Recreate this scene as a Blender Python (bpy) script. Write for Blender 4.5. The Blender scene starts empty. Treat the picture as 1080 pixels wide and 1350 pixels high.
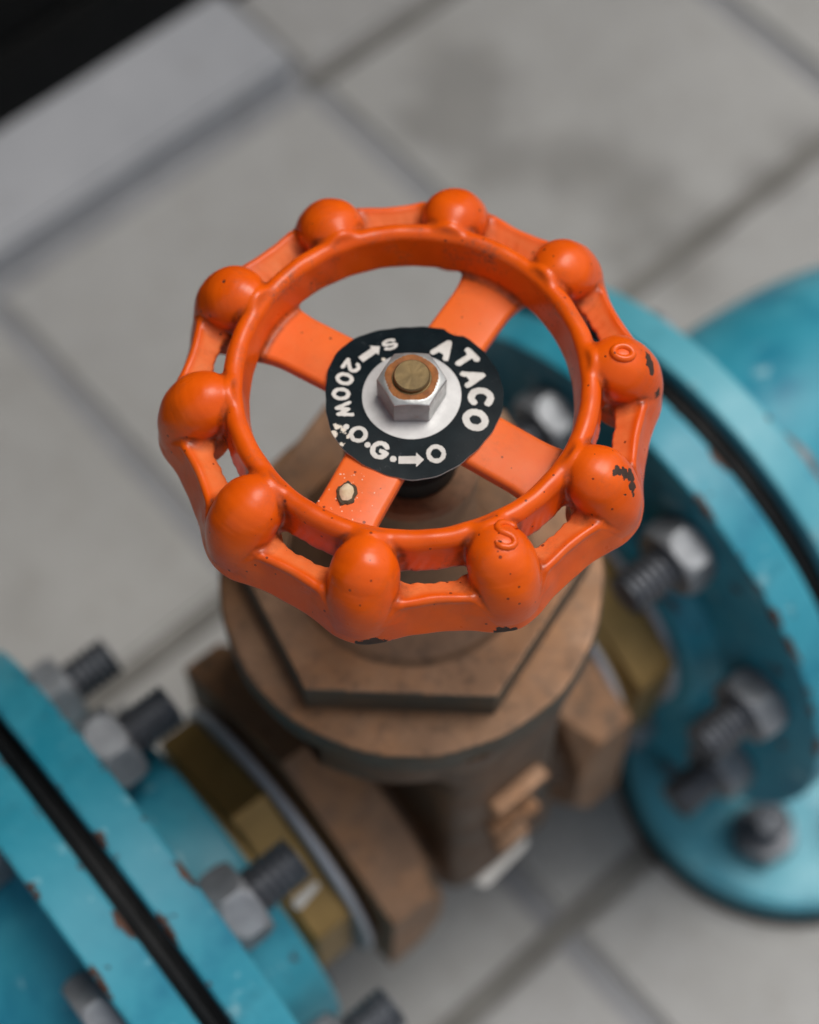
import bpy, bmesh, math, random
import numpy as np
from mathutils import Vector, Matrix

# ------------------------------------------------------------------ camera, world, sun, exposure
S = 0.01                      # everything below is written in centimetres
ZW = 39.68                    # height of the handwheel crest over the paving, cm
scene = bpy.context.scene
cam_d = bpy.data.cameras.new("camera"); cam = bpy.data.objects.new("camera", cam_d)
scene.collection.objects.link(cam); scene.camera = cam
cam.location = (-0.058*S, -22.853*S, (37.179+ZW)*S)
cam.rotation_euler = (math.radians(90-63.03), 0, 0)
cam_d.sensor_fit = 'HORIZONTAL'; cam_d.sensor_width = 24.0; cam_d.lens = 2253.19/1080*24
cam_d.clip_start = 0.02; cam_d.clip_end = 100
cam_d.dof.use_dof = True; cam_d.dof.focus_distance = 0.424; cam_d.dof.aperture_fstop = 4.4
world = bpy.data.worlds.new("World"); scene.world = world; world.use_nodes = True
wn = world.node_tree.nodes; wl = world.node_tree.links
bg = wn['Background']; bg.inputs['Strength'].default_value = 0.085
sky = wn.new('ShaderNodeTexSky'); sky.sky_type = 'NISHITA'; sky.sun_disc = False
SUN_EL, SUN_AZ = 68, 55       # azimuth clockwise from +Y
sky.sun_elevation = math.radians(SUN_EL); sky.sun_rotation = math.radians(SUN_AZ)
sky.dust_density = 4.0; sky.ozone_density = 1.0; sky.air_density = 1.0
hs = wn.new('ShaderNodeHueSaturation'); hs.inputs['Saturation'].default_value = 0.42   # overcast: greyer sky
wl.new(sky.outputs[0], hs.inputs['Color']); wl.new(hs.outputs[0], bg.inputs['Color'])
sun_d = bpy.data.lights.new("sun", 'SUN'); sun_d.energy = 1.5; sun_d.angle = math.radians(34); sun_d.color = (1, .95, .88)
sun = bpy.data.objects.new("sun", sun_d); scene.collection.objects.link(sun)
el, az = math.radians(SUN_EL), math.radians(SUN_AZ)
sdir = Vector((math.cos(el)*math.sin(az), math.cos(el)*math.cos(az), math.sin(el)))
sun.rotation_euler = sdir.to_track_quat('Z', 'Y').to_euler(); sun.location = sdir*2
scene.view_settings.view_transform = 'Standard'; scene.view_settings.look = 'None'
scene.view_settings.gamma = 1; scene.view_settings.exposure = 0.40
random.seed(4); rng = np.random.default_rng(7)
C = scene.collection
PHI = math.radians(39.6)      # direction of the pipe run
U = np.array([math.cos(PHI), math.sin(PHI), 0]); V = np.array([math.sin(PHI), -math.cos(PHI), 0])
ZP = ZW-26.07                 # height of the pipe axis
PT = math.radians(41.08)      # direction of the paving joints

# ------------------------------------------------------------------ object helpers
def thing(name, label, cat, loc=(0, 0, 0), rotz=0, group=None):
    o = bpy.data.objects.new(name, None); C.objects.link(o)
    o.location = [a*S for a in loc]; o.rotation_euler = (0, 0, rotz); o.empty_display_size = .01
    o['label'] = label; o['category'] = cat
    if group: o['group'] = group
    return o
def link(name, me, parent=None, label=None, loc=(0, 0, 0), rot=(0, 0, 0)):
    o = bpy.data.objects.new(name, me); C.objects.link(o)
    o.location = [a*S for a in loc]; o.rotation_euler = rot
    if parent: o.parent = parent
    if label: o['label'] = label
    return o
def mesh(name, v, f, mat, smooth=True, nrm=None):
    me = bpy.data.meshes.new(name); me.from_pydata([tuple(a) for a in np.asarray(v)*S], [], [tuple(q) for q in f])
    me.materials.append(mat); me.polygons.foreach_set('use_smooth', [smooth]*len(me.polygons)); me.update()
    if nrm is not None and len(me.vertices): me.normals_split_custom_set_from_vertices([tuple(a) for a in nrm])
    return me

# ------------------------------------------------------------------ signed-distance modelling (numpy surface nets)
def smin(a, b, k):
    h = np.clip(.5+.5*(b-a)/k, 0, 1); return b*(1-h)+a*h-k*h*(1-h)
def smax(a, b, k): return -smin(-a, -b, k)
def cone2(x, y, ax, ay, bx, by, ra, rb):             # 2-D capsule whose radius runs from ra to rb
    dx, dy = bx-ax, by-ay; t = np.clip(((x-ax)*dx+(y-ay)*dy)/(dx*dx+dy*dy), 0, 1)
    return np.hypot(x-ax-t*dx, y-ay-t*dy)-(ra+t*(rb-ra))
def cone3(p, a, b, ra, rb):
    a = np.array(a, float); d = np.array(b, float)-a; q = p-a; t = np.clip((q@d)/(d@d), 0, 1)
    return np.linalg.norm(q-t[:, None]*d, axis=1)-(ra+t*(rb-ra))
def box2(x, y, hx, hy, r):
    qx, qy = np.abs(x)-hx+r, np.abs(y)-hy+r
    return np.hypot(np.maximum(qx, 0), np.maximum(qy, 0))+np.minimum(np.maximum(qx, qy), 0)-r
def hexd(x, y, apo, off=0.0):                        # hexagon, corners at off+60k
    a = np.arctan2(y, x)-off; r = np.hypot(x, y); a = (a % (math.pi/3))-math.pi/6
    return r*np.cos(a)-apo
def nets(f, lo, hi, h):
    lo = np.array(lo, float); n = np.ceil((np.array(hi)-lo)/h).astype(int)+1
    ax = [lo[i]+h*np.arange(n[i]) for i in range(3)]
    D = np.empty(n, np.float32)
    YZ = np.stack(np.meshgrid(ax[1], ax[2], indexing='ij'), -1).reshape(-1, 2)
    step = max(1, int(400000/len(YZ)))
    for i in range(0, n[0], step):
        xs = ax[0][i:i+step]
        P = np.concatenate([np.repeat(xs, len(YZ))[:, None], np.tile(YZ, (len(xs), 1))], 1)
        D[i:i+step] = f(P).reshape(len(xs), n[1], n[2])
    s = D < 0
    cnt = np.zeros(n-1, np.int8)
    for a in (0, 1):
        for b in (0, 1):
            for c in (0, 1): cnt += s[a:n[0]-1+a, b:n[1]-1+b, c:n[2]-1+c]
    act = (cnt > 0) & (cnt < 8)
    idx = -np.ones(act.shape, np.int64); idx[act] = np.arange(act.sum())
    cells = np.argwhere(act)
    acc = np.zeros((len(cells), 3)); w = np.zeros(len(cells))
    corners = [(a, b, c) for a in (0, 1) for b in (0, 1) for c in (0, 1)]
    val = {k: D[cells[:, 0]+k[0], cells[:, 1]+k[1], cells[:, 2]+k[2]].astype(float) for k in corners}
    for k in corners:
        for d in range(3):
            if k[d]: continue
            k2 = list(k); k2[d] = 1; a, b = val[k], val[tuple(k2)]
            m = (a < 0) != (b < 0); t = np.where(m, a/np.where(m, a-b, 1), 0)
            pt = np.tile(np.array(k, float), (len(cells), 1)); pt[:, d] += t
            acc[m] += pt[m]; w[m] += 1
    v = lo+h*(cells+acc/w[:, None])
    quads = []
    for d in range(3):
        e1, e2 = [(1, 2), (2, 0), (0, 1)][d]
        sl0 = [slice(None)]*3; sl1 = [slice(None)]*3; sl0[d] = slice(0, -1); sl1[d] = slice(1, None)
        a, b = s[tuple(sl0)], s[tuple(sl1)]
        e = np.argwhere(a != b); e = e[(e[:, e1] > 0) & (e[:, e2] > 0) & (e[:, e1] < n[e1]-1) & (e[:, e2] < n[e2]-1)]
        ins = a[e[:, 0], e[:, 1], e[:, 2]]
        def ix(o1, o2):
            q = e.copy(); q[:, e1] -= o1; q[:, e2] -= o2; return idx[q[:, 0], q[:, 1], q[:, 2]]
        Q = np.stack([ix(1, 1), ix(0, 1), ix(0, 0), ix(1, 0)], 1)
        Q[~ins] = Q[~ins][:, ::-1]; quads.append(Q)
    Q = np.concatenate(quads)
    def grad(v):
        e = h*.25; g = np.stack([f(v+np.eye(3)[i]*e)-f(v-np.eye(3)[i]*e) for i in range(3)], 1)
        return g/(2*e)
    for _ in range(2):
        g = grad(v); gg = np.maximum((g*g).sum(1), .2); st = (f(v)/gg)[:, None]*g
        ln = np.linalg.norm(st, axis=1, keepdims=True); v = v-st*np.minimum(1, .6*h/np.maximum(ln, 1e-9))
    g = grad(v); g /= np.maximum(np.linalg.norm(g, axis=1, keepdims=True), 1e-9)
    return v, Q, g
def submesh(name, v, Q, g, sel, mat):
    q = Q[sel]; used = np.unique(q); m = np.zeros(len(v), int); m[used] = np.arange(len(used))
    return mesh(name, v[used], m[q], mat, True, g[used])
def solid(name, f, lo, hi, h, mat, normals=True):
    v, Q, g = nets(f, lo, hi, h); return mesh(name, v, Q, mat, True, g if normals else None)

# ------------------------------------------------------------------ plain mesh helpers
def lathe(name, prof, mat, n=96, axis='Z', smooth=True):     # prof: (radius, height); sharp corners by doubled rings
    v = []; f = []
    for r, z in prof:
        for i in range(n):
            a = 2*math.pi*i/n; c, s_ = r*math.cos(a), r*math.sin(a)
            v.append((c, s_, z) if axis == 'Z' else (z, c, s_))
    m = len(prof)
    for j in range(m-1):
        for i in range(n): f.append((j*n+i, j*n+(i+1) % n, (j+1)*n+(i+1) % n, (j+1)*n+i))
    f.append(tuple(range(n))[::-1]); f.append(tuple((m-1)*n+i for i in range(n)))
    me = mesh(name, v, f, mat, smooth)
    bm = bmesh.new(); bm.from_mesh(me); bmesh.ops.recalc_face_normals(bm, faces=bm.faces[:])
    for e in bm.edges:
        if len(e.link_faces) == 2 and e.calc_face_angle() > .30: e.smooth = False
    for fc_ in bm.faces:
        if len(fc_.verts) > 8: fc_.smooth = False
    bm.to_mesh(me); bm.free(); return me
def bevelled(r, z0, z1, b):      # profile of a disc with small round edges
    k = .293*b
    return [(r-b, z0), (r-k, z0+k), (r, z0+b), (r, z1-b), (r-k, z1-k), (r-b, z1)]
def tube(name, pts, rad, mat, n=10, closed=False):
    pts = [Vector(p) for p in pts]; v = []; f = []; m = len(pts)
    for i, p in enumerate(pts):
        a = pts[(i-1) % m] if (closed or i > 0) else p; b = pts[(i+1) % m] if (closed or i < m-1) else p
        t = (b-a).normalized(); x = t.cross(Vector((0, 0, 1)));
        if x.length < 1e-3: x = Vector((1, 0, 0))
        x.normalize(); y = x.cross(t); rr = rad if closed else rad*(.5 if i in (0, m-1) else 1)
        for k in range(n): an = 2*math.pi*k/n; v.append(p+x*rr*math.cos(an)+y*rr*math.sin(an))
    for i in range(m if closed else m-1):
        for k in range(n):
            j = (i+1) % m; f.append((i*n+k, i*n+(k+1) % n, j*n+(k+1) % n, j*n+k))
    if not closed: f.append(tuple(range(n))); f.append(tuple((m-1)*n+k for k in range(n))[::-1])
    return mesh(name, [tuple(a) for a in v], f, mat)

# ------------------------------------------------------------------ materials
class N:
    def __init__(s, name):
        s.m = bpy.data.materials.new(name); s.m.use_nodes = True; s.t = s.m.node_tree
        s.b = s.t.nodes['Principled BSDF']; s.co = s.t.nodes.new('ShaderNodeTexCoord').outputs['Object']
    def lk(s, a, b): s.t.links.new(a, b)
    def noise(s, scale, detail=4, rough=.55, co=None, dist=0, off=(0, 0, 0)):
        n = s.t.nodes.new('ShaderNodeTexNoise'); n.inputs['Scale'].default_value = scale; n.inputs['Detail'].default_value = detail
        n.inputs['Roughness'].default_value = rough; n.inputs['Distortion'].default_value = dist
        mp = s.t.nodes.new('ShaderNodeMapping'); mp.inputs['Location'].default_value = off
        s.lk(co or s.co, mp.inputs[0]); s.lk(mp.outputs[0], n.inputs['Vector']); return n.outputs['Fac']
    def ramp(s, fac, stops, interp='LINEAR'):
        r = s.t.nodes.new('ShaderNodeValToRGB'); r.color_ramp.interpolation = interp
        e = r.color_ramp.elements
        while len(e) < len(stops): e.new(.5)
        for i, (p, c) in enumerate(stops):
            e[i].position = p; e[i].color = (c, c, c, 1) if not hasattr(c, '__len__') else (*c, 1)
        s.lk(fac, r.inputs[0]); return r.outputs[0]
    def mix(s, fac, a, b, blend='MIX'):
        m = s.t.nodes.new('ShaderNodeMix'); m.data_type = 'RGBA'; m.blend_type = blend
        for k, x in ((0, fac), (6, a), (7, b)):
            if hasattr(x, 'links') or hasattr(x, 'is_linked'): s.lk(x, m.inputs[k])
            elif k == 0: m.inputs[0].default_value = x
            else: m.inputs[k].default_value = (*x, 1)
        return m.outputs[2]
    def math(s, op, a, b=0.0, c=0.0):
        m = s.t.nodes.new('ShaderNodeMath'); m.operation = op
        for k, x in enumerate((a, b, c)):
            if hasattr(x, 'is_linked'): s.lk(x, m.inputs[k])
            else: m.inputs[k].default_value = x
        return m.outputs[0]
    def attr(s, name):
        a = s.t.nodes.new('ShaderNodeAttribute'); a.attribute_name = name; return a.outputs['Fac']
    def near(s, c, r, amp=.1, sc=8, soft=.02):      # 1 inside a ragged spot round c (cm)
        d = s.t.nodes.new('ShaderNodeVectorMath'); d.operation = 'DISTANCE'; s.lk(s.co, d.inputs[0]); d.inputs[1].default_value = [x*S for x in c]
        n = s.noise(sc*100, 3, .6); q = s.math('ADD', s.math('MULTIPLY', d.outputs['Value'], 100), s.math('MULTIPLY', s.math('SUBTRACT', n, .5), amp*2))
        return s.math('DIVIDE', s.math('SUBTRACT', r, q), soft)   # clamp later
    def clamp(s, x):
        c = s.t.nodes.new('ShaderNodeClamp'); s.lk(x, c.inputs[0]); return c.outputs[0]
    def bump(s, h, dist, strength=1.0):
        b = s.t.nodes.new('ShaderNodeBump'); b.inputs['Distance'].default_value = dist*S; b.inputs['Strength'].default_value = strength
        s.lk(h, b.inputs['Height']); s.lk(b.outputs[0], s.b.inputs['Normal'])
    def set(s, **k):
        for key, x in k.items():
            i = s.b.inputs[key.replace('_', ' ')]
            if hasattr(x, 'is_linked'): s.lk(x, i)
            else: i.default_value = (*x, 1) if hasattr(x, '__len__') else x
        return s.m

def orange_paint(name, chips=()):
    k = N(name)
    base = k.mix(k.ramp(k.noise(90, 4), [(.3, 0), (.75, 1)]), (.88, .122, .003), (.74, .088, .002))
    base = k.mix(k.ramp(k.noise(38, 4, .6, off=(5, 5, 1)), [(.45, 0), (.7, .5)]), base, (.64, .068, .002))
    # dusty, sun-faded film on the recessed flats
    dust = k.math('MULTIPLY', k.attr('dust'), k.ramp(k.noise(180, 5, .65), [(.25, .45), (.7, 1)]))
    base = k.mix(dust, base, (.86, .215, .060))
    # grey grime patches
    g = k.math('MULTIPLY', k.ramp(k.noise(70, 6, .7, off=(.3, .1, .7)), [(.50, 0), (.68, 1)]), k.ramp(k.noise(620, 5, .75), [(.42, .03), (.62, .85)]))
    base = k.mix(k.math('MULTIPLY', g, k.math('ADD', .30, k.math('MULTIPLY', k.attr('grime'), .7))), base, (.16, .075, .05))
    # crevice dirt stored on the mesh
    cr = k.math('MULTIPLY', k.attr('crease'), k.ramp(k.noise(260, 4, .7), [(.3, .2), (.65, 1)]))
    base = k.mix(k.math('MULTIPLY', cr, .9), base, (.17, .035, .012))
    mpx = k.t.nodes.new('ShaderNodeMapping'); mpx.inputs['Scale'].default_value = (1, 4, 1); mpx.inputs['Rotation'].default_value = (.3, .2, .6); k.lk(k.co, mpx.inputs[0])
    scf = k.ramp(k.noise(480, 5, .75, co=mpx.outputs[0]), [(.64, 0), (.70, .55)]); scf = k.math('MULTIPLY', scf, k.ramp(k.noise(60, 3, off=(2, 2, 2)), [(.48, 0), (.6, 1)]))
    base = k.mix(scf, base, (.34, .075, .03))
    # pin holes
    vo = k.t.nodes.new('ShaderNodeTexVoronoi'); vo.inputs['Scale'].default_value = 420; k.lk(k.co, vo.inputs['Vector'])
    cell = k.t.nodes.new('ShaderNodeSeparateColor'); k.lk(vo.outputs['Color'], cell.inputs[0])
    pin = k.math('MULTIPLY', k.math('LESS_THAN', vo.outputs['Distance'], k.math('MULTIPLY', cell.outputs[1], .19)), k.math('GREATER_THAN', cell.outputs[0], .62))
    base = k.mix(k.math('MULTIPLY', pin, .8), base, (.12, .02, .01))
    chip = None
    for c, r, amp in chips:
        q = k.clamp(k.near(c, r, amp)); chip = q if chip is None else k.math('MAXIMUM', chip, q)
    rough = k.ramp(k.noise(140, 4), [(.3, .27), (.7, .42)]); rough = k.math('ADD', rough, k.math('MULTIPLY', k.attr('dust'), .22))
    h = k.math('ADD', k.math('MULTIPLY', k.noise(110, 3), .6), k.math('MULTIPLY', k.noise(600, 3), .12)); h = k.math('SUBTRACT', h, k.math('MULTIPLY', pin, .35))
    if chip is not None:
        iron = k.mix(k.noise(900, 4), (.022, .013, .010), (.075, .040, .026)); base = k.mix(chip, base, iron)
        rough = k.math('ADD', rough, k.math('MULTIPLY', chip, .3)); h = k.math('SUBTRACT', h, k.math('MULTIPLY', chip, .8))
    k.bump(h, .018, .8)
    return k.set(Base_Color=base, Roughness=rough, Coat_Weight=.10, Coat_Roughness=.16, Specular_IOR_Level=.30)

def metal(name, c1, c2, rough=(.4, .6), metallic=1.0, scale=60, spec=.5, warm=None, bump=.01, stain=None, fine=500):
    k = N(name); base = k.mix(k.ramp(k.noise(scale, 5, .65), [(.3, 0), (.7, 1)]), c1, c2)
    if warm: base = k.mix(k.ramp(k.noise(26, 6, .7, off=(8, 2, 6)), [(.46, 0), (.66, .75)]), base, warm)
    if warm: base = k.mix(k.ramp(k.noise(150, 5, .75, off=(1, 2, 6)), [(.5, 0), (.66, .5)]), base, (.07, .045, .03))
    if stain: base = k.mix(k.ramp(k.noise(stain[1], 6, .7, off=(3, 1, 2)), [(stain[2], 0), (stain[2]+.08, .85)]), base, stain[0])
    r = k.ramp(k.noise(scale*1.7, 4), [(.3, rough[0]), (.7, rough[1])])
    k.bump(k.math('ADD', k.noise(scale*2, 4), k.math('MULTIPLY', k.noise(fine, 4), .5)), bump)
    return k.set(Base_Color=base, Roughness=r, Metallic=metallic, Specular_IOR_Level=spec)

M = {}
M['iron'] = metal('chipped_iron', (.03, .02, .016), (.09, .05, .03), (.7, .9), 0)
M['zinc'] = metal('zinc_plated_steel', (.50, .51, .50), (.36, .37, .36), (.34, .52), .6, 220, stain=((.30, .13, .05), 260, .66))
M['bolt'] = metal('dull_bolt_steel', (.34, .36, .385), (.17, .18, .195), (.4, .6), .5, 90)
M['boltdark'] = metal('dark_bolt_steel', (.16, .17, .19), (.09, .10, .115), (.35, .55), .6, 90)
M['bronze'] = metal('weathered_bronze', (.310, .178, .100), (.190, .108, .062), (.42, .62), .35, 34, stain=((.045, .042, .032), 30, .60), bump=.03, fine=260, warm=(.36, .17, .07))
M['bronze_shaded'] = metal('shade_darkened_bronze', (.115, .066, .036), (.065, .039, .024), (.42, .62), .3, 34, stain=((.022, .020, .016), 30, .58), bump=.03, fine=260, warm=(.17, .085, .04))  # valve body bronze, base colour darkened to carry the shade under the wheel
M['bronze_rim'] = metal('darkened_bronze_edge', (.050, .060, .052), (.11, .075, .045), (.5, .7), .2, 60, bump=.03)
M['brass'] = metal('old_brass', (.40, .255, .085), (.25, .16, .055), (.36, .52), .55, 45, stain=((.07, .05, .02), 60, .63), bump=.02)
M['stem'] = metal('brass_stem', (.25, .175, .08), (.14, .10, .05), (.35, .55), .75, 160, bump=.01)
M['rust'] = metal('orange_rust', (.40, .145, .035), (.17, .06, .02), (.6, .85), .15, 260, bump=.03)
M['alu'] = metal('bare_aluminium', (.60, .60, .60), (.46, .46, .46), (.42, .55), .6, 120, bump=.004)
M['black'] = metal('black_rubber', (.005, .006, .007), (.010, .011, .012), (.5, .7), 0, 60, .2)
M['gland'] = metal('dark_gland', (.010, .011, .010), (.022, .018, .014), (.5, .7), 0, 80, .2)
M['ringgrey'] = metal('grey_sealing_ring', (.52, .53, .58), (.44, .45, .49), (.35, .5), .15, 60)
M['white'] = metal('white_print', (.74, .72, .68), (.56, .54, .50), (.5, .7), 0, 200, stain=((.22, .22, .22), 520, .66))

def blue_paint(name, c1=(.020, .235, .33), c2=(.065, .345, .45), c3=(.006, .15, .25), chips=.645):
    k = N(name); base = k.mix(k.ramp(k.noise(16, 5, .6, dist=.6), [(.32, 0), (.68, 1)]), c1, c2)
    base = k.mix(k.ramp(k.noise(30, 5, .6, off=(4, 2, 1)), [(.5, 0), (.72, .9)]), base, c3)
    base = k.mix(k.ramp(k.noise(75, 5, .7, off=(1, 5, 1)), [(.60, 0), (.70, .6)]), base, (.34, .58, .64))
    base = k.mix(k.ramp(k.noise(24, 6, .7, off=(9, 1, 3)), [(.55, 0), (.75, .55)]), base, (.012, .075, .11))
    rust = k.mix(k.noise(300, 3), (.02, .014, .012), (.13, .045, .018))
    ch = k.ramp(k.math('ADD', k.noise(52, 6, .72, off=(7, 3, 5)), k.math('MULTIPLY', k.attr('edge'), .105)), [(chips, 0), (chips+.02, 1)])
    base = k.mix(ch, base, rust)
    k.bump(k.math('SUBTRACT', k.noise(45, 4), ch), .03, .8)
    return k.set(Base_Color=base, Roughness=k.ramp(k.noise(70, 4), [(.3, .30), (.7, .5)]), Specular_IOR_Level=.3)
M['blue'] = blue_paint('blue_pipe_paint'); M['blue_pale'] = blue_paint('pale_blue_pipe_paint', (.085, .36, .45), (.14, .44, .53), (.045, .28, .39), .70)

PZ = -1.03
def plate_z(x, y): return PZ-.030*y*y*(1 if y > 0 else .75)-.006*x*x+.030*math.sin(1.9*x+.8*y+.5)*min(1, math.hypot(x, y)/1.6)**2
def plate_mat():
    k = N('black_printed_aluminium')
    base = k.mix(k.ramp(k.noise(160, 5), [(.3, 0), (.7, 1)]), (.003, .007, .010), (.008, .015, .019))
    sc = k.ramp(k.noise(420, 6, .8, dist=2), [(.62, 0), (.68, .6)]); base = k.mix(sc, base, (.10, .11, .12))
    fl = None
    for c, r, a in (((-1.93, -.93, 0), .09, .25), ((-2.02, -1.17, 0), .12, .28), ((-1.75, -1.05, 0), .08, .3), ((-1.80, -1.42, 0), .06, .25), ((-1.62, -1.22, 0), .05, .3), ((-.73, 1.12, 0), .05, .1)):
        q = k.clamp(k.near((c[0], c[1], plate_z(c[0], c[1])), r*1.15, a*.5, 9)); fl = q if fl is None else k.math('MAXIMUM', fl, q)
    base = k.mix(fl, base, (.74, .68, .58))
    rough = k.ramp(k.noise(90, 5), [(.3, .30), (.7, .46)])
    k.bump(k.noise(60, 3), .02, .6)
    return k.set(Base_Color=base, Roughness=rough, Specular_IOR_Level=.10)
M['plate'] = plate_mat()

STAIN = (((.025, .415), .03, .05), ((.055, .385), .022, .05), ((.085, .383), .018, .04), ((.105, .383), .020, .04), ((.128, .362), .022, .04), ((.138, .335), .018, .03), ((.03, .44), .03, .05), ((.15, .31), .015, .03), ((.158, .335), .014, .04), ((.20, .372), .012, .03), ((.225, .40), .010, .03), ((.118, .322), .012, .03))
def paving(name):
    k = N(name); oi = k.t.nodes.new('ShaderNodeObjectInfo'); geo = k.t.nodes.new('ShaderNodeNewGeometry')
    w = geo.outputs['Position']
    base = k.mix(k.ramp(k.noise(7, 6, .62, co=w), [(.3, 0), (.7, 1)]), (.315, .315, .303), (.415, .415, .402))
    base = k.mix(k.math('MULTIPLY', oi.outputs['Random'], .6), base, (.36, .36, .365))
    base = k.mix(k.ramp(k.noise(900, 3, .7, co=w), [(.35, .0), (.7, .35)]), base, (.22, .21, .20))
    st = None                                            # damp stain that winds over the far slab
    for c, r, a in (STAIN):
        d = k.t.nodes.new('ShaderNodeVectorMath'); d.operation = 'DISTANCE'; k.lk(w, d.inputs[0]); d.inputs[1].default_value = (*c, 0)
        q = k.math('DIVIDE', k.math('SUBTRACT', r+.012, k.math('ADD', d.outputs['Value'], k.math('MULTIPLY', k.math('SUBTRACT', k.noise(40, 4, .6, co=w), .5), a))), .022)
        q = k.clamp(q); st = q if st is None else k.math('MAXIMUM', st, q)
    base = k.mix(k.math('MULTIPLY', st, .46), base, (.11, .105, .095))
    base = k.mix(k.ramp(k.noise(11, 5, .6, co=w, off=(2, 7, 0)), [(.50, 0), (.75, .4)]), base, (.22, .215, .20))
    base = k.mix(k.ramp(k.noise(55, 6, .75, co=w, off=(6, 1, 0)), [(.50, 0), (.68, .4)]), base, (.26, .25, .225))
    k.bump(k.noise(300, 5, .7, co=w), .05)
    return k.set(Base_Color=base, Roughness=.8)
M['paving'] = paving('concrete_paving')
M['joint'] = metal('grey_joint_mortar', (.21, .215, .225), (.27, .275, .285), (.8, .95), 0, 40)
M['void'] = metal('black_powder_coat', (.004, .005, .005), (.007, .007, .007), (.6, .75), 0, 30, .12)

# ------------------------------------------------------------------ paving: square slabs on a mortar bed
n1 = np.array([-math.sin(PT), math.cos(PT)]); d1 = np.array([math.cos(PT), math.sin(PT)])
def boxmesh(name, x0, x1, y0, y1, z0, z1, mat, b=.3):
    bm = bmesh.new(); bmesh.ops.create_cube(bm, size=1)
    for v in bm.verts: v.co = Vector((((x0+x1)/2+v.co.x*(x1-x0))*S, ((y0+y1)/2+v.co.y*(y1-y0))*S, ((z0+z1)/2+v.co.z*(z1-z0))*S))
    bmesh.ops.bevel(bm, geom=bm.edges[:], offset=b*S, segments=2, affect='EDGES')
    me = bpy.data.meshes.new(name); bm.to_mesh(me); bm.free(); me.materials.append(mat); return me
bed = mesh('pavement', [(-160, -140, -.35), (220, -140, -.35), (220, 220, -.35), (-160, 220, -.35)], [(0, 1, 2, 3)], M['joint'], False)
pav = link('pavement', bed); pav['kind'] = 'structure'
pitch, jw = 22.6, 1.15
def slab_mesh(w, d):
    bm = bmesh.new(); bmesh.ops.create_cube(bm, size=1)
    for v in bm.verts: v.co = Vector((v.co.x*w*S, v.co.y*d*S, (v.co.z-.5)*3*S))
    bmesh.ops.bevel(bm, geom=[e for e in bm.edges if all(v.co.z > -.001 for v in e.verts)], offset=.25*S, segments=2, affect='EDGES')
    me = bpy.data.meshes.new('paving_slab'); bm.to_mesh(me); bm.free(); me.materials.append(M['paving']); return me
full = slab_mesh(pitch-jw, pitch-jw); short = slab_mesh(pitch-jw, 7.6)
M['kerb'] = metal('pale_kerb_concrete', (.41, .42, .44), (.33, .34, .36), (.7, .9), 0, 14, .4, stain=((.25, .25, .25), 22, .60))
M['soil'] = metal('dark_joint_dirt', (.12, .115, .105), (.22, .215, .20), (.85, .95), 0, 16, .2)
kerb = boxmesh('kerb_stone', -(pitch-.5)/2, (pitch-.5)/2, -4.1, 2.9, -1.5, 1.7, M['kerb'], .35)
bedz = boxmesh('joint_line', -110, 110, -.5, .5, -.3, .0, M['soil'], .02)
for i in range(-4, 6):
    for j in range(-5, 2):
        a = 1.9+pitch*(i+.5)                      # along the joints (d1); joint lines at 1.7 + k*22.6
        b = 14.55+pitch*(j+.5)
        if j == 1: me, b = short, 14.55+pitch+jw/2+7.6/2
        else: me = full
        if j == 1 and a > 1.9-pitch*4 and a < 24:      # left stretch of the last row: a raised pale kerb
            p = d1*a+n1*(b+.55); link('kerb_stone', kerb, pav, None, (p[0], p[1], .0+random.uniform(-.05, .05)), (0, 0, PT)); continue
        p = d1*a+n1*b
        link('paving_slab', me, pav, None, (p[0], p[1], random.uniform(-.06, .06)+(.0)), (random.uniform(-.003, .003), random.uniform(-.003, .003), PT))
for q_ in (14.55, -8.05):
    link('joint_line', bedz, pav, None, (*(n1*q_+d1*20), -.05), (0, 0, PT))
link('joint_line', boxmesh('joint_line', 0, 90, -.5, .5, -.3, .0, M['soil'], .02), pav, None, (*(n1*37.15+d1*24.5), -.05), (0, 0, PT))
# the black wall that rises at the far left edge of the paving
pl = thing('black_wall', 'black wall rising from the grey paving at the top left corner', 'wall', (*(n1*52.1), 0), PT)
link('wall_panel', boxmesh('wall_panel', -150, 150, -6.5, 8, 6.05, 240, M['void']), pl)
link('wall_base', boxmesh('wall_base', -150, 150, -7.4, 8, 0, 6, M['void']), pl)

# ------------------------------------------------------------------ gate valve (bronze)
valve = thing('gate_valve', 'weathered bronze gate valve under the orange wheel, between the blue flanges', 'valve', (0, 0, ZP), PHI)
def top(z): return ZW+z-ZP                      # wheel-frame height to valve-frame height
def f_body(p):
    x, y, z = p[:, 0]+.35, p[:, 1], p[:, 2]
    r = np.hypot(y, z)
    disc = cone2(np.abs(x), r, 0, 0, 0, 3.2, 2.3, 2.3); disc = box2(x, r, 2.35, 6.1, .7)
    y2 = np.abs(y); col = box2(x, y2, 2.5, 5.9, 1.2); col = np.maximum(col, -z); col = np.maximum(col, z-13)
    b = smin(disc, col, .8)
    rh = np.hypot(x, y); collar = cone2(rh, z, 0, 12.6, 0, 12.7, 5.6, 5.6); collar = box2(rh, z-12.2, 5.7, 1.6, .4)
    under = np.maximum(rh-(2.6+(np.clip(z, 7, 12)-7)*.55), np.maximum(z-12.4, 7-z)); b = smin(b, collar, .5); b = smin(b, under, .6)
    bar = box2(x, r, 4.6, 5.15+.35*np.clip(np.abs(x)-3, 0, 2), .3); b = smin(b, bar, .5)
    rib = box2(x, y, 4.0, .35, .2); rib = np.maximum(rib, np.maximum(z-11, -z)); 
    return b+.02*np.sin(x*2.1+z)*np.sin(y*1.7)
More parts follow.
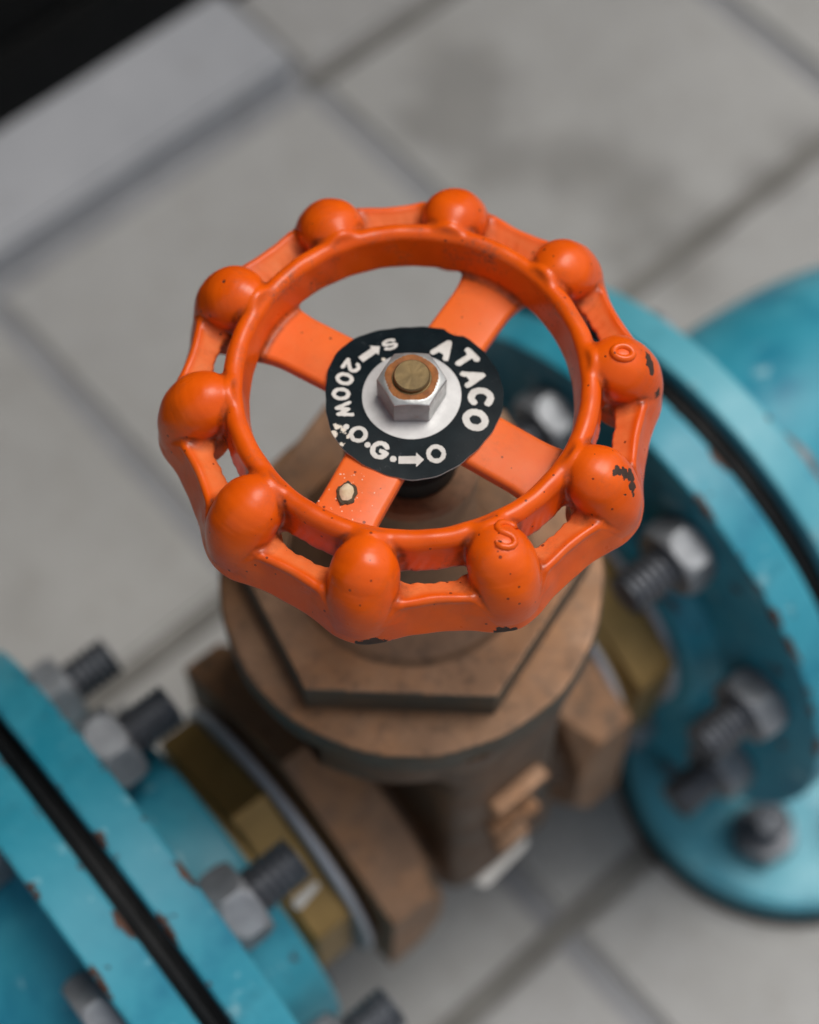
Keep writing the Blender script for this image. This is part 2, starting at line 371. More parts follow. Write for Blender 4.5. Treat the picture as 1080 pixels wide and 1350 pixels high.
link('valve_body', solid('valve_body', f_body, (-5.6, -6.8, -6.8), (4.9, 6.8, 14), .14, M['bronze_shaded']), valve)
def f_hexend(p):
    x, y, z = p.T; h = hexd(y, z, 6.2, math.radians(32)); h = smax(h, np.abs(x)-1.2, .06)
    r = np.hypot(y, z); h = smax(h, (r-6.78+(x-.75)*1.0)*.7, .04); return h
he = solid('end_hexagon', f_hexend, (-1.4, -7.4, -7.4), (1.4, 7.4, 7.4), .1, M['bronze'])
link('end_hexagon', he, valve, None, (-4.8, 0, 0)); link('end_hexagon', he, valve, None, (4.4, 0, 0), (0, 0, math.pi))
# bonnet: round flange, hexagon, neck, packing gland, stem  (built upright, unrotated frame)
bz = 0
def up(name, me, z=0, xy=(0, 0)):
    c, s_ = math.cos(-PHI), math.sin(-PHI); x, y = xy
    return link(name, me, valve, None, (c*x-s_*y, s_*x+c*y, top(z)), (0, 0, -PHI))
def f_flange(p):
    r = np.hypot(p[:, 0], p[:, 1]); a = np.arctan2(p[:, 1], p[:, 0])
    return box2(r, p[:, 2]+.65, 6.13+.02*np.sin(7*a)+.015*np.sin(17*a+1), .65, .13)
fl = solid('bonnet_flange', f_flange, (-6.4, -6.4, -1.5), (6.4, 6.4, .2), .12, M['bronze'])
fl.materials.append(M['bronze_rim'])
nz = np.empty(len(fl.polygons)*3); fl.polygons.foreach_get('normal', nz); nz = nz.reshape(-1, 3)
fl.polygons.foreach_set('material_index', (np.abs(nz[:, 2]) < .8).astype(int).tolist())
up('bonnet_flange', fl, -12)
def f_bhex(p):
    h = hexd(p[:, 0], p[:, 1], 4.98, math.radians(-2.5)); nn = 0
    return smax(h, np.abs(p[:, 2]+.7)-.72, .08)+nn*.6
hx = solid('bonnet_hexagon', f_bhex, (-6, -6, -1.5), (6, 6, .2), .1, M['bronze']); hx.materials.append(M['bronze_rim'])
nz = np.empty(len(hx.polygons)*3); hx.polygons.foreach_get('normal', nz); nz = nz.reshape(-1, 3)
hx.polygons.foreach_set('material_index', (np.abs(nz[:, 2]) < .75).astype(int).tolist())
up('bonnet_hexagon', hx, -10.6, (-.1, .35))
up('bonnet_neck', lathe('bonnet_neck', [(3.9, -10.75), (3.6, -10.3), (2.6, -9.6), (2.1, -8.6), (1.85, -7.4), (1.8, -5.6), (1.9, -5.5), (1.9, -4.6), (1.75, -4.5)], M['bronze']), 0)
up('gland_nut', lathe('gland_nut', [(1.2, -4.5), (1.3, -4.4), (1.3, -3.7), (1.1, -3.5), (.9, -3.15)], M['gland'], 48), 0)
up('valve_stem', lathe('valve_stem', [(.62, -4.2), (.62, -1.9), (.475, -1.8), (.475, -.06), (.44, -.02)], M['stem'], 48), 0)
# worn cast characters standing on the end of the body
def box_strip(x0, z0, x1, z1, w):
    return (x0, z0, x1, z1, w)
glyphs = [((-1.0, 7.2), (1.0, 7.2), .5), ((-1.0, 4.6), (-.1, 4.8), .36), ((-.1, 4.8), (.1, 3.8), .3), ((.1, 3.8), (.9, 4.0), .36), ((-.6, 1.9), (.6, 1.7), .4)]
for (a, b), (c_, d_), w in glyphs:
    def fg(p, a=a, b=b, c_=c_, d_=d_, w=w): return smax(cone2(p[:, 0], p[:, 2], a, b, c_, d_, w*.42, w*.42), np.abs(p[:, 1]+6.0)-.45, .12)
    link('cast_mark', solid('cast_mark', fg, (min(a, c_)-.5, -6.5, min(b, d_)-.5), (max(a, c_)+.5, -5.5, max(b, d_)+.5), .09, M['bronze']), valve, None, (-.35, 0, 0))
def fw(p): return smax(cone2(p[:, 0], p[:, 2], -.95, 0, .95, .15, .42, .36), np.abs(p[:, 1])-.12, .1)
w_ = link('paint_mark', solid('paint_mark', fw, (-1.6, -.3, -.7), (1.6, .3, .8), .08, M['white']), valve, 'whitish worn patch low on the end of the body', (-.35, -5.95, -2.0), (math.radians(-60), 0, 0))

# ------------------------------------------------------------------ brass unions and grey rings beside the valve
def f_union(p):
    x, y, z = p.T; r = np.hypot(y, z)
    h = smax(hexd(y, z, 4.75, math.radians(32)), np.abs(x)-.80, .12); h = smax(h, r-5.5, .15)
    return smin(h, box2(x, r, 1.5, 4.6, .1), .1)
un = solid('union_nut', f_union, (-1.7, -6.1, -6.1), (1.7, 6.1, 6.1), .1, M['brass'])
ub = thing('brass_union', 'brass hexagonal union left of the valve, white smear beside a bolt end', 'pipe union', (*(U[:2]*-7.55), ZP), PHI, 'brass unions at the valve ends')
link('union_nut', un, ub)
def fs2(p): return smax(cone2(p[:, 0], p[:, 1], -.42, 0, .42, .1, .22, .14), np.abs(p[:, 2])-.05, .04)
aa = math.radians(58); pv = 4.8
link('paint_smear', solid('paint_smear', fs2, (-.8, -.4, -.2), (.8, .5, .2), .05, M['white']), ub, 'white smear', (-.1, -(pv*math.cos(aa)+1.15*math.sin(aa)), pv*math.sin(aa)-1.15*math.cos(aa)), (math.radians(32), 0, 0))
uc = thing('brass_union', 'brass hexagonal union right of the valve, partly under the orange wheel', 'pipe union', (*(U[:2]*7.75), ZP), PHI+math.pi, 'brass unions at the valve ends')
q_ = link('union_nut', un, uc, None, (0, 0, 0), (math.radians(-4), 0, 0)); q_.scale = (1.15, 1.1, 1.1)
def ring(r0, r1, t, mat, name): return lathe(name, [(r0, -t/2), (r1-.08, -t/2), (r1, -t/2+.08), (r1, t/2-.08), (r1-.08, t/2), (r0, t/2)], mat, 128, 'X')
def single(name, me, label, cat, s, rot=0):
    o = link(name, me, None, label, (*(U[:2]*s), ZP), (0, 0, PHI+rot)); o['category'] = cat; o['group'] = 'grey sealing rings along the pipe run' if name == 'sealing_ring' else 'black gaskets between flange pairs'; return o
rg = ring(3, 5.6, .34, M['ringgrey'], 'sealing_ring')
single('sealing_ring', rg, 'thin grey ring between bronze valve end and left brass union', 'sealing ring', -6.52)
single('sealing_ring', rg, 'thin grey ring between bronze valve end and right brass union', 'sealing ring', 6.1)
single('sealing_ring', ring(3, 5.5, .3, M['ringgrey'], 'sealing_ring'), 'thin grey ring between right brass union and blue flange hub', 'sealing ring', 8.95)

# ------------------------------------------------------------------ blue flanges with studs and nuts
def f_nut(apo, hh, hole=0):
    def f(p):
        x, y, z = p.T; r = np.hypot(y, z); d = smax(hexd(y, z, apo), np.abs(x)-hh, .05)
        return smax(d, r-apo*1.13+.55*(np.abs(x)-hh*.55), .05)
    return f
nut_m = solid('nut', f_nut(1.30, .66), (-.8, -1.6, -1.6), (.8, 1.6, 1.6), .07, M['bolt'])
head_m = solid('bolt_head', f_nut(1.30, .5), (-.7, -1.6, -1.6), (.7, 1.6, 1.6), .07, M['bolt'])
nut_d = nut_m.copy(); nut_d.name = 'nut_dull'; nut_d.materials.clear(); nut_d.materials.append(M['boltdark'])
def thread(r, l, pitch_=.2):
    prof = []; x = 0
    while x < l-.15: prof += [(r-.12, x), (r, x+pitch_*.40), (r, x+pitch_*.55)]; x += pitch_
    prof += [(r-.07, l-.14), (r-.16, l)]
    return lathe('threaded_shank', prof, M['boltdark'], 32, 'X')
sh_long = thread(.82, 2.0, .30); sh_mid = thread(.82, 2.0, .30)
wash = lathe('washer', bevelled(1.25, -.09, .09, .03), M['boltdark'], 40, 'X')
RB = 9.05
def bolts(parent, x, degs, side, shank, jit=0):
    for k, d in enumerate(degs):
        a = math.radians(d); y, z = -RB*math.cos(a), RB*math.sin(a)
        rr = random.uniform(0, math.pi/3)
        n = link('nut', nut_m, parent, None, (x+side*.68, y, z), (rr, 0, 0))
        sh = link('threaded_shank', shank, n, None, (side*.55, 0, 0), (0, 0, 0 if side > 0 else math.pi))
def flange_disc(name, mat, r, t, r_in=3.0):
    bv = bevelled(r, -t/2, t/2, .14); h = t/2
    prof = [(r_in, -h), (r-.4, -h)]+bv[:3]+[(r, -h+.34), (r, h-.34)]+bv[3:]+[(r-.4, h), (r_in, h)]
    me = lathe(name, prof, mat, 160, 'X'); e = [0, 0, 1, 1, 1, 0, 0, 1, 1, 1, 0, 0]
    at = me.attributes.new('edge', 'FLOAT', 'POINT'); at.data.foreach_set('value', np.repeat(e, 160).astype(np.float32)); return me
DEG = [-67.5+45*i for i in range(8)]
def fhubL(p):
    x = p[:, 0]; r = np.hypot(p[:, 1], p[:, 2]); return smax(r-(7.0-.12*x), np.abs(x-1.0)-1.15, .25)
left = thing('threaded_flange', 'blue threaded flange left of the valve, facing the left brass union', 'flange', (*(U[:2]*-11.75), ZP), PHI, 'blue flanges facing the valve')
link('flange_disc', flange_disc('flange_disc', M['blue'], 11.69, 1.58), left)
link('flange_hub', solid('flange_hub', fhubL, (-.4, -7.4, -7.4), (2.6, 7.4, 7.4), .16, M['blue']), left, None, (.8, 0, 0))
bolts(left, .79, DEG, 1, sh_long)
right = thing('threaded_flange', 'blue threaded flange right of the valve, shaded face with thick bolt ends', 'flange', (*(U[:2]*10.97), ZP), PHI, 'blue flanges facing the valve')
link('flange_disc', flange_disc('flange_disc', M['blue'], 11.69, 1.7), right)
def fhubR(p):
    x = p[:, 0]; r = np.hypot(p[:, 1], p[:, 2]); return smax(r-(6.3+.35*np.clip(x+1, 0, 3)**1.5), np.abs(x)-.9, .3)
link('flange_hub', solid('flange_hub', fhubR, (-1.5, -8, -8), (1.5, 8, 8), .16, M['blue']), right, None, (-1.05, 0, 0))
bolts(right, -.85, DEG, -1, sh_mid)
def fgask(name): return lathe(name, [(3, -.45), (10.9, -.45), (10.9, -.2), (11.2, -.18), (11.2, .02), (10.8, .04), (10.8, .2), (11.1, .22), (11.1, .40), (3, .42)], M['black'], 160, 'X')
single('gasket', fgask('gasket'), 'black rubber gasket in the gap of the left flange pair', 'gasket', -12.95)
single('gasket', fgask('gasket'), 'black rubber gasket in the gap of the right flange pair', 'gasket', 12.33)
# pipes: left straight pipe, right elbow turning down
pL = thing('flanged_pipe', 'blue flanged pipe at lower left corner with a bolt head', 'pipe', (*(U[:2]*-14.2), ZP), PHI)
link('flange_disc', flange_disc('flange_disc', M['blue'], 11.69, 1.7), pL)
link('pipe', lathe('pipe', [(5.7, -40), (5.7, -6), (6.2, -4), (7.6, -1.6), (8.0, -.84)], M['blue'], 128, 'X'), pL)
for d in DEG:
    a = math.radians(d); link('bolt_head', head_m, pL, None, (-.85-.52, -RB*math.cos(a), RB*math.sin(a)), (random.uniform(0, 1), 0, 0))
pR = thing('flanged_elbow', 'blue flanged pipe elbow at the right edge behind the right flange', 'pipe', (*(U[:2]*13.6), ZP), PHI)
link('flange_disc', flange_disc('flange_disc', M['blue_pale'], 11.69, 1.5), pR)
def elbow(name, mat, R=13.0, r0=5.9):
    v = []; f = []; n = 96; pts = []
    for i in range(9): x = .74+i*.5; pts.append((x, 0, 0, r0+1.9*math.exp(-(x-.74)*.9)))
    for i in range(1, 33): a = math.radians(90*i/32); pts.append((4.74+R*math.sin(a), -R*(1-math.cos(a)), a, r0))
    for x, z, a, r in pts:
        for k in range(n):
            t = 2*math.pi*k/n; rr = r*math.sin(t); v.append((x+rr*math.sin(a), r*math.cos(t), z+rr*math.cos(a)))
    for j in range(len(pts)-1):
        for k in range(n): f.append((j*n+k, (j+1)*n+k, (j+1)*n+(k+1) % n, j*n+(k+1) % n))
    f.append(tuple(range(n))); f.append(tuple((len(pts)-1)*n+k for k in range(n))[::-1])
    return mesh(name, v, f, mat)
link('pipe_bend', elbow('pipe_bend', M['blue']), pR)
for d in DEG:
    a = math.radians(d); link('bolt_head', head_m, pR, None, (.75+.52, -RB*math.cos(a), RB*math.sin(a)), (random.uniform(0, 1), 0, 0))
# round bolted base plate under the right flange
bp = thing('round_base_plate', 'round pale blue bolted base plate on the paving below the right flange', 'base plate', (17.4, 3.2, 0), 0)
link('plate_disc', lathe('plate_disc', bevelled(7.5, 0, 2.0, .3), M['blue_pale'], 128), bp)
link('mortar_bed', lathe('mortar_bed', [(7.9, 0), (7.7, .5), (7.3, .6)], M['gland'], 64), bp)
for d in range(6):
    a = math.radians(248+60*d); n = link('nut', nut_d, bp, None, (4.7*math.cos(a), 4.7*math.sin(a), 2.6), (0, math.pi/2, 0))
    link('threaded_shank', sh_mid, n, None, (-.1-.2, 0, 0), (0, 0, math.pi))

# ------------------------------------------------------------------ orange handwheel
A0 = math.radians(12.3); SPK = [31.5, 122.5, 206.5, 301.5]
def wheel_parts(p):
    x, y, z = p.T; r = np.hypot(x, y); az = np.arctan2(x, y)
    w = math.radians(36); a = ((az-A0+w/2) % w)-w/2; A, B = r*np.cos(a), r*np.sin(a); q = np.stack([A, B, z], 1)
    nz_ = .035*np.sin(az*23+1)*np.sin(az*7.3)+.03*np.sin(az*57)+.02*np.sin(az*121+z*9)
    rib = cone2(r, z, 4.57, -.26, 4.47, -1.20, .255, .24)
    rib = smin(rib, cone2(r, z, 4.66, -.36, 4.80+nz_*.25, -1.20, .15, .15), .16)
    val = (1-np.cos(a*10))*.5                       # 0 at a lobe, 1 in a valley
    ro = 6.30-.28*val; rb = 6.42-.20*val
    dz = .75*np.clip((10.0-np.abs(np.degrees(a)))/5.0, 0, 1)       # the shell's lip sinks into the grips
    dz = dz*dz*(1.75-.75*dz/.75)/.75
    zt = -1.00-dz; hh = np.clip((z+2.0)/(zt+2.0), 0, 1)
    sh = np.hypot(r-(rb-.08+(ro-.17-rb+.08)*hh), z-(-2.0+(zt+2.0)*hh))-.15+.025*hh
    sh = smin(sh, cone2(r, z, 5.42-nz_*.5, -1.24, ro-.17, -.965, .11, .125)+dz*.8, .04)
    lobe = np.full(len(p), 9.)                      # one grip: a teardrop swept from the ring down the outer face
    A2, B2, T = A, B*.94, np.linspace(0, 1, 27)
    kx = (1-T)**3*4.74+3*T*(1-T)**2*5.40+3*T*T*(1-T)*5.92+T**3*5.70
    kz = -((1-T)**3*.31+3*T*(1-T)**2*.36+3*T*T*(1-T)*.80+T**3*2.15)
    h_ = np.clip(T/.42, 0, 1); kr = .47+.35*h_*h_*(3-2*h_)+.13*np.clip((T-.5)/.5, 0, 1)
    near_ = np.abs(A2-5.5)+np.abs(B2) < 2.6; a_, b_, z_ = A2[near_], B2[near_], z[near_]; L_ = np.full(len(a_), 9.)
    for i in range(26):
        dx, dz_ = kx[i+1]-kx[i], kz[i+1]-kz[i]; t = np.clip(((a_-kx[i])*dx+(z_-kz[i])*dz_)/(dx*dx+dz_*dz_), 0, 1)
        L_ = np.minimum(L_, np.sqrt((a_-kx[i]-t*dx)**2+(z_-kz[i]-t*dz_)**2+b_*b_)-(kr[i]+t*(kr[i+1]-kr[i])))
    lobe[near_] = L_
    lobe = smax(lobe, 4.55-r, .1)
    d = smin(smin(rib, sh, .08), lobe, .15+.30*np.clip((-z-.6)/.8, 0, 1))
    cav = cone3(q, (5.3, 0, -1.55), (5.62, 0, -2.6), .38, .62); d = smax(d, -cav, .1)
    d = smax(d, -(z+2.16), .12)
    d = d+.016*np.sin(x*2.3+1)*np.sin(y*2.1+.4)*np.sin(z*2+az*2)+.007*np.sin(x*6.1+y*3)*np.sin(y*5.7-x*2+z*4)
    return d, r, az, a
def f_spokes(p):
    x, y, z = p.T; d = np.full(len(p), 9.)
    for k, s_ in enumerate(SPK):
        t = math.radians(s_); L = x*math.sin(t)+y*math.cos(t); W = x*math.cos(t)-y*math.sin(t)
        hw = .80+.16*np.clip((L-3.4)/1.0, 0, 1)**2*1.2
        zc = -1.36-.10*np.clip(L/4.3, 0, 1)**2-.10*W*W
        q = box2(W, z-zc, 0, .19, .10) if False else np.hypot(np.maximum(np.abs(W)-hw+.10, 0), np.maximum(np.abs(z-zc)-.08, 0))+np.minimum(np.maximum(np.abs(W)-hw+.10, np.abs(z-zc)-.08), 0)-.13
        q = np.maximum(q, np.maximum(L-4.6, .6-L)); d = np.minimum(d, q)
    return d
def f_hub(p): return box2(np.hypot(p[:, 0], p[:, 1]), p[:, 2]+2.1, 1.44, .98, .14)
def f_wheel(p):
    d = wheel_parts(p)[0]; return smin(smin(d, f_spokes(p), .16), f_hub(p), .14)
v, Q, g = nets(f_wheel, (-6.9, -6.9, -3.2), (6.9, 6.9, .6), .056)
CHIPS = [((5.03, -2.85, .06), .17, .12), ((5.24, -2.82, -.07), .17, .14), ((5.44, -2.82, -.22), .20, .13), ((5.50, -3.05, -.32), .17, .12), ((5.55, -3.22, -.42), .12, .12), ((5.3, -3.34, -.27), .07, .14),
    ((6.08, .58, -.15), .17, .12), ((6.13, .44, -.21), .20, .14), ((6.19, .30, -.28), .14, .1), ((6.5, -.0, -1.0), .2, .16), ((2.12, -4.90, .31), .08, .08),
    ((-1.22, -6.52, -2.03), .2, .14), ((-.95, -6.55, -2.03), .26, .12), ((-.72, -6.6, -2.04), .17, .12), ((2.25, -6.25, -2.05), .24, .14), ((2.5, -6.2, -2.05), .14, .12), ((-4.6, -4.75, -1.7), .07, .12), ((-3.7, -5.15, -1.6), .05, .1), ((4.4, -4.7, -1.9), .08, .12), ((-6.3, -1.5, -1.5), .06, .12), ((-1.9, -5.6, -1.05), .05, .1), ((.55, -6.0, -1.0), .05, .12), ((4.1, 3.6, .1), .06, .1), ((-4.9, 2.7, .2), .05, .1), ((-2.45, -4.35, -.1), .05, .1)]
M['orange'] = orange_paint('orange_enamel', CHIPS)
dw, r_, az_, al = wheel_parts(v)
dust = np.clip((r_-5.05)/.2, 0, 1)*np.clip((6.02-r_)/.12, 0, 1)*np.clip((-.84-v[:, 2])/.1, 0, 1)*np.clip(g[:, 2]*2, 0, 1)*np.clip((np.abs(np.degrees(al))-6.5)/3, 0, 1)
sp = (r_ < 4.32) & (v[:, 2] < -1.1); dust = np.maximum(dust, np.clip((4.4-r_)/.2, 0, 1)*np.clip((-1.12-v[:, 2])/.06, 0, 1)*np.clip(g[:, 2]*2, 0, 1)*.5)
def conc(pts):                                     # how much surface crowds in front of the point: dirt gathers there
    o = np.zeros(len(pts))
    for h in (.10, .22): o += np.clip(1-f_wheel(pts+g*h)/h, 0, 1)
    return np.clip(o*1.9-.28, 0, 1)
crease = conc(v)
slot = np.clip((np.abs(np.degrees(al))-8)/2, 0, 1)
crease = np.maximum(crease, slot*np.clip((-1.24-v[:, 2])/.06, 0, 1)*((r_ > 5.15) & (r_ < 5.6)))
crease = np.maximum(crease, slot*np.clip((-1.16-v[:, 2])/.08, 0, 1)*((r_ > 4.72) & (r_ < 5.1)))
grime = np.clip((4.62-r_)/.1, 0, 1)*np.clip((r_-4.1)/.1, 0, 1)*np.clip(v[:, 1]/2, 0, 1)
fc = v[Q].mean(1); fr = np.hypot(fc[:, 0], fc[:, 1]); faz = np.degrees(np.arctan2(fc[:, 0], fc[:, 1])) % 360
part = np.zeros(len(Q), int)                       # 0 rim, 1..4 spokes, 5 hub
part[fr < 4.28] = 9
for k, s_ in enumerate(SPK):
    dd = np.abs((faz-s_+180) % 360-180); part[(part == 9) & (dd < 40) & (fr > 1.62)] = k+1
part[(part == 9) & (fr > 3)] = 0; part[part == 9] = 5
wheel = thing('handwheel', 'orange ten-lobed cast handwheel with chipped paint on top of the valve', 'handwheel', (0, 0, ZW))
def wpart(name, k, label=None):
    me = submesh(name, v, Q, g, part == k, M['orange']); used = np.unique(Q[part == k])
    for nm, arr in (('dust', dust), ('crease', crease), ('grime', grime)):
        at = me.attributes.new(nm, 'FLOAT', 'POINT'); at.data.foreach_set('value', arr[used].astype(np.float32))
    return link(name, me, wheel, label)
rim = wpart('rim', 0)
spk = [wpart('spoke', k+1, 'spoke with a flaked spot of old white paint' if k == 2 else None) for k in range(4)]
wpart('hub', 5)
from mathutils.bvhtree import BVHTree
bvh = BVHTree.FromPolygons([tuple(a) for a in v], [tuple(q) for q in Q])
def drape(path, rad, name, parent, off=0.0, mat=None):
    out = []
    for x, y in path:
        h = bvh.ray_cast(Vector((x, y, 2)), Vector((0, 0, -1)));
        if h[0] is not None: out.append(h[0]+h[1]*off)
    return out
# raised cast letters O and S on two lobes
c_o = (5.38, .50); pts = drape([(c_o[0]+.25*math.cos(t), c_o[1]+.19*math.sin(t)) for t in np.linspace(0, 2*math.pi, 28, endpoint=False)], .07, '', None)
link('raised_letter', tube('raised_letter', pts, .10, M['orange'], 12, True), rim, 'raised letter O')
def s_path(w, h, n=9):
    P = [(math.cos(t), .5+.5*math.sin(t)) for t in np.linspace(math.radians(20), math.radians(270), n)]
    P += [(math.cos(t), -.5+.5*math.sin(t)) for t in np.linspace(math.radians(90), math.radians(-160), n)[1:]]
    return [(x*w, y*h) for x, y in P]
c_s = (2.28, -4.63); ra = math.radians(-10)
pts = drape([(c_s[0]+x*math.cos(ra)-y*math.sin(ra), c_s[1]+x*math.sin(ra)+y*math.cos(ra)) for x, y in s_path(.24, .38)], .07, '', None)
link('raised_letter', tube('raised_letter', pts, .095, M['orange'], 12), rim, 'raised letter S')
# flaked spot on the near-left spoke
cx, cy = -1.62, -2.80; ring_o, ring_i, mid = [], [], []
nn = 26; vv = []; ff = []
for j, (rr, dz) in enumerate(((1.0, .0), (.9, .09), (.76, .06), (.70, .10), (.3, .14))):
    for i in range(nn):
        t = 2*math.pi*i/nn; rg_ = 1+(.10*math.sin(2*t+1)+.07*math.sin(5*t)+.06*math.sin(9*t+2))*(1 if j < 2 else .5)
        x = cx+.25*rr*rg_*math.cos(t)-.03; y = cy+.36*rr*rg_*math.sin(t); h = bvh.ray_cast(Vector((x, y, 2)), Vector((0, 0, -1)))[0]
        vv.append((x, y, h.z+dz-.005+(.02*math.sin(5*t+j) if j in (1,) else 0)))
for j in range(4):
    for i in range(nn): ff.append((j*nn+i, j*nn+(i+1) % nn, (j+1)*nn+(i+1) % nn, (j+1)*nn+i))
ff.append(tuple(4*nn+i for i in range(nn)))
M['flake'] = metal('dry_cream_paint', (.80, .70, .52), (.62, .48, .30), (.6, .8), 0, 300, bump=.03); M['char'] = metal('dark_scab', (.035, .025, .018), (.12, .08, .04), (.7, .9), 0, 400, bump=.03)
fm = mesh('paint_flake', vv, ff, M['char']); fm.materials.append(M['flake'])
for i, pq in enumerate(fm.polygons): pq.material_index = 1 if i >= 3*nn else 0
link('paint_flake', fm, spk[2], 'cream flaked spot with a dark ragged rim')
def specks(n, cx, cy, sx, sy, mat, parent, r0, r1, name, label, rc):
    vv = []; ff = []
    for _ in range(n):
        x, y = random.gauss(cx, sx), random.gauss(cy, sy); h = rc(x, y)
        if h is None: continue
        r = random.uniform(r0, r1); b = len(vv); m = 7; vv.append((x, y, h+r*.5))
        for i in range(m): t = 6.283*i/m; q = r*random.uniform(.7, 1.2); vv.append((x+q*math.cos(t), y+q*math.sin(t), h-.004))
        for i in range(m): ff.append((b, b+1+i, b+1+(i+1) % m))
    o = link(name, mesh(name, vv, ff, mat), parent, label); o['kind'] = 'stuff'
def rc_w(x, y):
    h = bvh.ray_cast(Vector((x, y, 2)), Vector((0, 0, -1))); return h[0].z if h[0] and h[0].z < -1.1 and h[0].z > -1.4 else None
M['speck'] = metal('pale_specks', (.85, .62, .5), (.8, .5, .36), (.6, .8), 0, 300)
specks(46, cx, cy+.1, .3, .38, M['speck'], spk[2], .010, .035, 'paint_speck', None, rc_w)

# ------------------------------------------------------------------ name plate with its lettering
plate = thing('name_plate', 'thin round black plate with white lettering under the centre nut', 'name plate', (0, 0, ZW))
def sheet(name, rads, rfun, z_top, z_bot, mat, n=120):
    vv = []; ff = []
    for j, q in enumerate(rads):
        for i in range(n):
            t = 2*math.pi*i/n; r = q*rfun(t); x, y = r*math.cos(t), r*math.sin(t); vv.append((x, y, plate_z(x, y)+z_top))
    m = len(rads)
    for i in range(n):
        t = 2*math.pi*i/n; r = rads[-1]*rfun(t); x, y = r*math.cos(t), r*math.sin(t); vv.append((x, y, plate_z(x, y)+z_bot))
    for j in range(m):
        for i in range(n): ff.append((j*n+i, (j+1)*n+i, (j+1)*n+(i+1) % n, j*n+(i+1) % n))
    me = mesh(name, vv, ff, mat); bm = bmesh.new(); bm.from_mesh(me)
    for e in bm.edges:
        if len(e.link_faces) == 2 and e.calc_face_angle() > .4: e.smooth = False
    bm.to_mesh(me); bm.free(); return me
prf = lambda t: 1+.014*math.sin(3*t+.4)+.010*math.sin(5*t+2)+.004*math.sin(23*t)-.06*max(0, math.sin(t-.1))**8-.035*max(0, -math.cos(t))**10
pm = sheet('plate_disc', [.5, .9, 1.3, 1.7, 2.0, 2.25, 2.36], prf, 0, -.05, M['plate']); pm.materials.append(M['alu'])
for i, pq in enumerate(pm.polygons):
    if i >= 6*120: pq.material_index = 1; pq.use_smooth = False
link('plate_disc', pm, plate)
bc_ = sheet('bare_centre', [.5, .7, .9, 1.1, 1.29], lambda t: 1+.004*math.sin(4*t), .006, .001, M['alu'], 96)
for i, pq in enumerate(bc_.polygons):
    if i >= 4*96: pq.use_smooth = False
link('bare_centre', bc_, plate, 'unprinted silver centre of the plate')
def arc(cx, cy, rx, ry, a0, a1, n=18): return [(cx+rx*math.cos(math.radians(a0+(a1-a0)*i/n)), cy+ry*math.sin(math.radians(a0+(a1-a0)*i/n))) for i in range(n+1)]
# stroke glyphs in a unit box (x -.5 .. .5, y -.5 .. .5)
G = {'A': [[(-.42, -.5), (0, .5), (.42, -.5)], [(-.26, -.16), (.26, -.16)]],
     'T': [[(-.42, .5), (.42, .5)], [(0, .5), (0, -.5)]],
     'C': [arc(0, 0, .43, .5, 48, 312)],
     'O': [arc(0, 0, .44, .5, 0, 360, 28)],
     '0': [arc(0, 0, .36, .5, 0, 360, 28)],
     '2': [arc(0, .2, .34, .3, 165, -35, 10)+[(-.36, -.5), (.38, -.5)]],
     'W': [[(-.52, .5), (-.26, -.5), (0, .3), (.26, -.5), (.52, .5)]],
     'G': [arc(0, 0, .43, .5, 50, 350)+[(.42, -.02), (.1, -.02)]],
     'S': [[(x*.36/.5*.5*2, y*.5) for x, y in s_path(.5, 1.0, 10)]],
     '.': [[(0, 0), (.001, 0)]]}
def glyph(ch, azd, rad, hgt, wid, sw, inward):
    segs = [np.array(pl_, float)*[wid, hgt] for pl_ in G[ch]]
    if ch == '.': segs = [np.array([(0, 0), (.001, 0)])]
    def f(p):
        d = np.full(len(p), 9.)
        for s_ in segs:
            for (ax_, ay_), (bx_, by_) in zip(s_[:-1], s_[1:]): d = np.minimum(d, cone2(p[:, 0], p[:, 1], ax_, ay_, bx_, by_+1e-6, sw, sw))
        d = d+.006*np.sin(p[:, 0]*41)*np.sin(p[:, 1]*37)
        return np.maximum(d, np.abs(p[:, 2])-.007)
    return place_flat(f, (wid/2+sw+.05, hgt/2+sw+.05), azd, rad, inward, 'raised letter')
def place_flat(f, half, azd, rad, inward, nm):
    vv, qq, gg = nets(f, (-half[0], -half[1], -.021), (half[0], half[1], .021), .014)
    t = math.radians(azd); rd = np.array([math.sin(t), math.cos(t)]); tn = np.array([math.cos(t), -math.sin(t)])   # tn: clockwise
    X, Y = (tn, rd) if not inward else (-tn, -rd)
    P = rd*rad+vv[:, :1]*X+vv[:, 1:2]*Y
    Z = np.array([plate_z(a, b) for a, b in P])+vv[:, 2]+.0015
    return mesh('printed_letter', np.c_[P, Z], qq, M['white'], False)
for ch, azd, rad, hg, wd, sw in (('A', 30.5, 1.69, .50, .46, .088), ('T', 51, 1.82, .47, .44, .092), ('A', 71, 1.72, .47, .44, .088), ('C', 92, 1.80, .50, .52, .098), ('O', 114, 1.80, .50, .52, .100)):
    link('printed_letter', glyph(ch, azd, rad, hg, wd, sw, False), plate, 'letter '+ch)
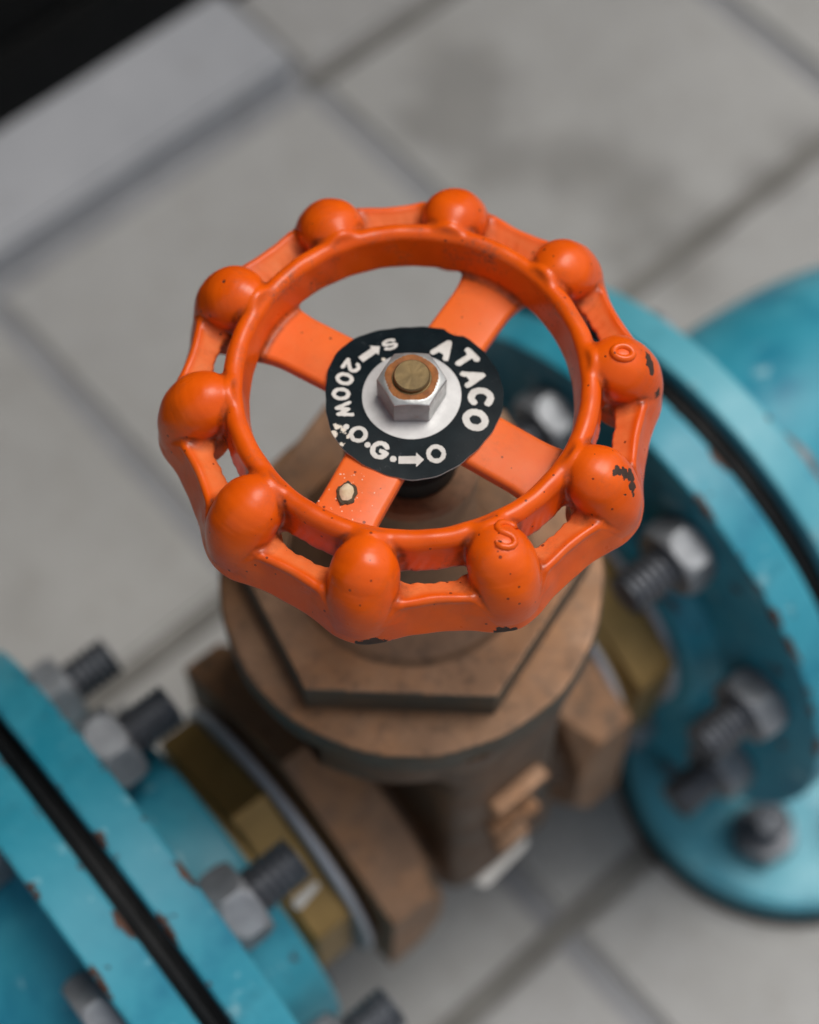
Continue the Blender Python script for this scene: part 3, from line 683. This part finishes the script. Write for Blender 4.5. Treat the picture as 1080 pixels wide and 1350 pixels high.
for ch, azd, rad, hg, wd, sw in (('S', -20, 1.69, .28, .42, .050), ('2', -59.5, 1.83, .38, .36, .060), ('0', -73.5, 1.83, .38, .40, .060), ('0', -88.5, 1.84, .38, .40, .060), ('W', -104, 1.80, .36, .36, .056), ('.', -119, 1.93, 1, 1, .085),
                                 ('O', -130, 1.79, .38, .42, .062), ('.', -142, 1.84, 1, 1, .085), ('G', -153, 1.79, .40, .44, .070), ('.', -165.5, 1.90, 1, 1, .09), ('O', 160, 1.82, .40, .44, .066)):
    link('printed_letter', glyph(ch, azd, rad, hg, wd, sw, True), plate, ('digit ' if ch in '02' else 'dot' if ch == '.' else 'letter ')+('' if ch == '.' else ch))
def f_arrow(p):
    x, y = p[:, 0], p[:, 1]; sh = box2(x+.10, y, .24, .115, .02); hd = np.maximum((x*.9+np.abs(y)*.9)-.29, .10-x)
    return np.maximum(np.minimum(sh, hd), np.abs(p[:, 2])-.007)
link('printed_arrow', place_flat(f_arrow, (.42, .34), -39, 1.72, False, ''), plate, 'arrow pointing to the letter S')
link('printed_arrow', place_flat(f_arrow, (.42, .34), 180, 1.87, True, ''), plate, 'arrow pointing to the letter O')

# ------------------------------------------------------------------ centre nut
hn = thing('hex_nut', 'zinc hex nut with rusty top holding the name plate on the stem', 'nut', (0, 0, ZW-1.02))
def f_cn(p):
    x, y, z = p.T; r = np.hypot(x, y); d = smax(hexd(x, y, .785), np.abs(z-.43)-.43, .03)
    d = smax(d, (r-.73)*.42+(z-.84)*.9, .03); return smax(d, .50-r, .03)
cn = solid('nut_body', f_cn, (-1, -1, -.05), (1, 1, .95), .03, M['zinc']); cn.materials.append(M['rust'])
idx = []
for pq in cn.polygons:
    c_ = pq.center/S; rr = math.hypot(c_.x, c_.y); idx.append(1 if (c_.z > .79 and rr < .685+.02*math.sin(5*math.atan2(c_.y, c_.x))) or rr < .52 else 0)
cn.polygons.foreach_set('material_index', idx)
link('nut_body', cn, hn)
link('nut_thread', lathe('nut_thread', [(.49, .35), (.535, .4), (.52, .84), (.505, .86)], M['stem'], 48), hn)
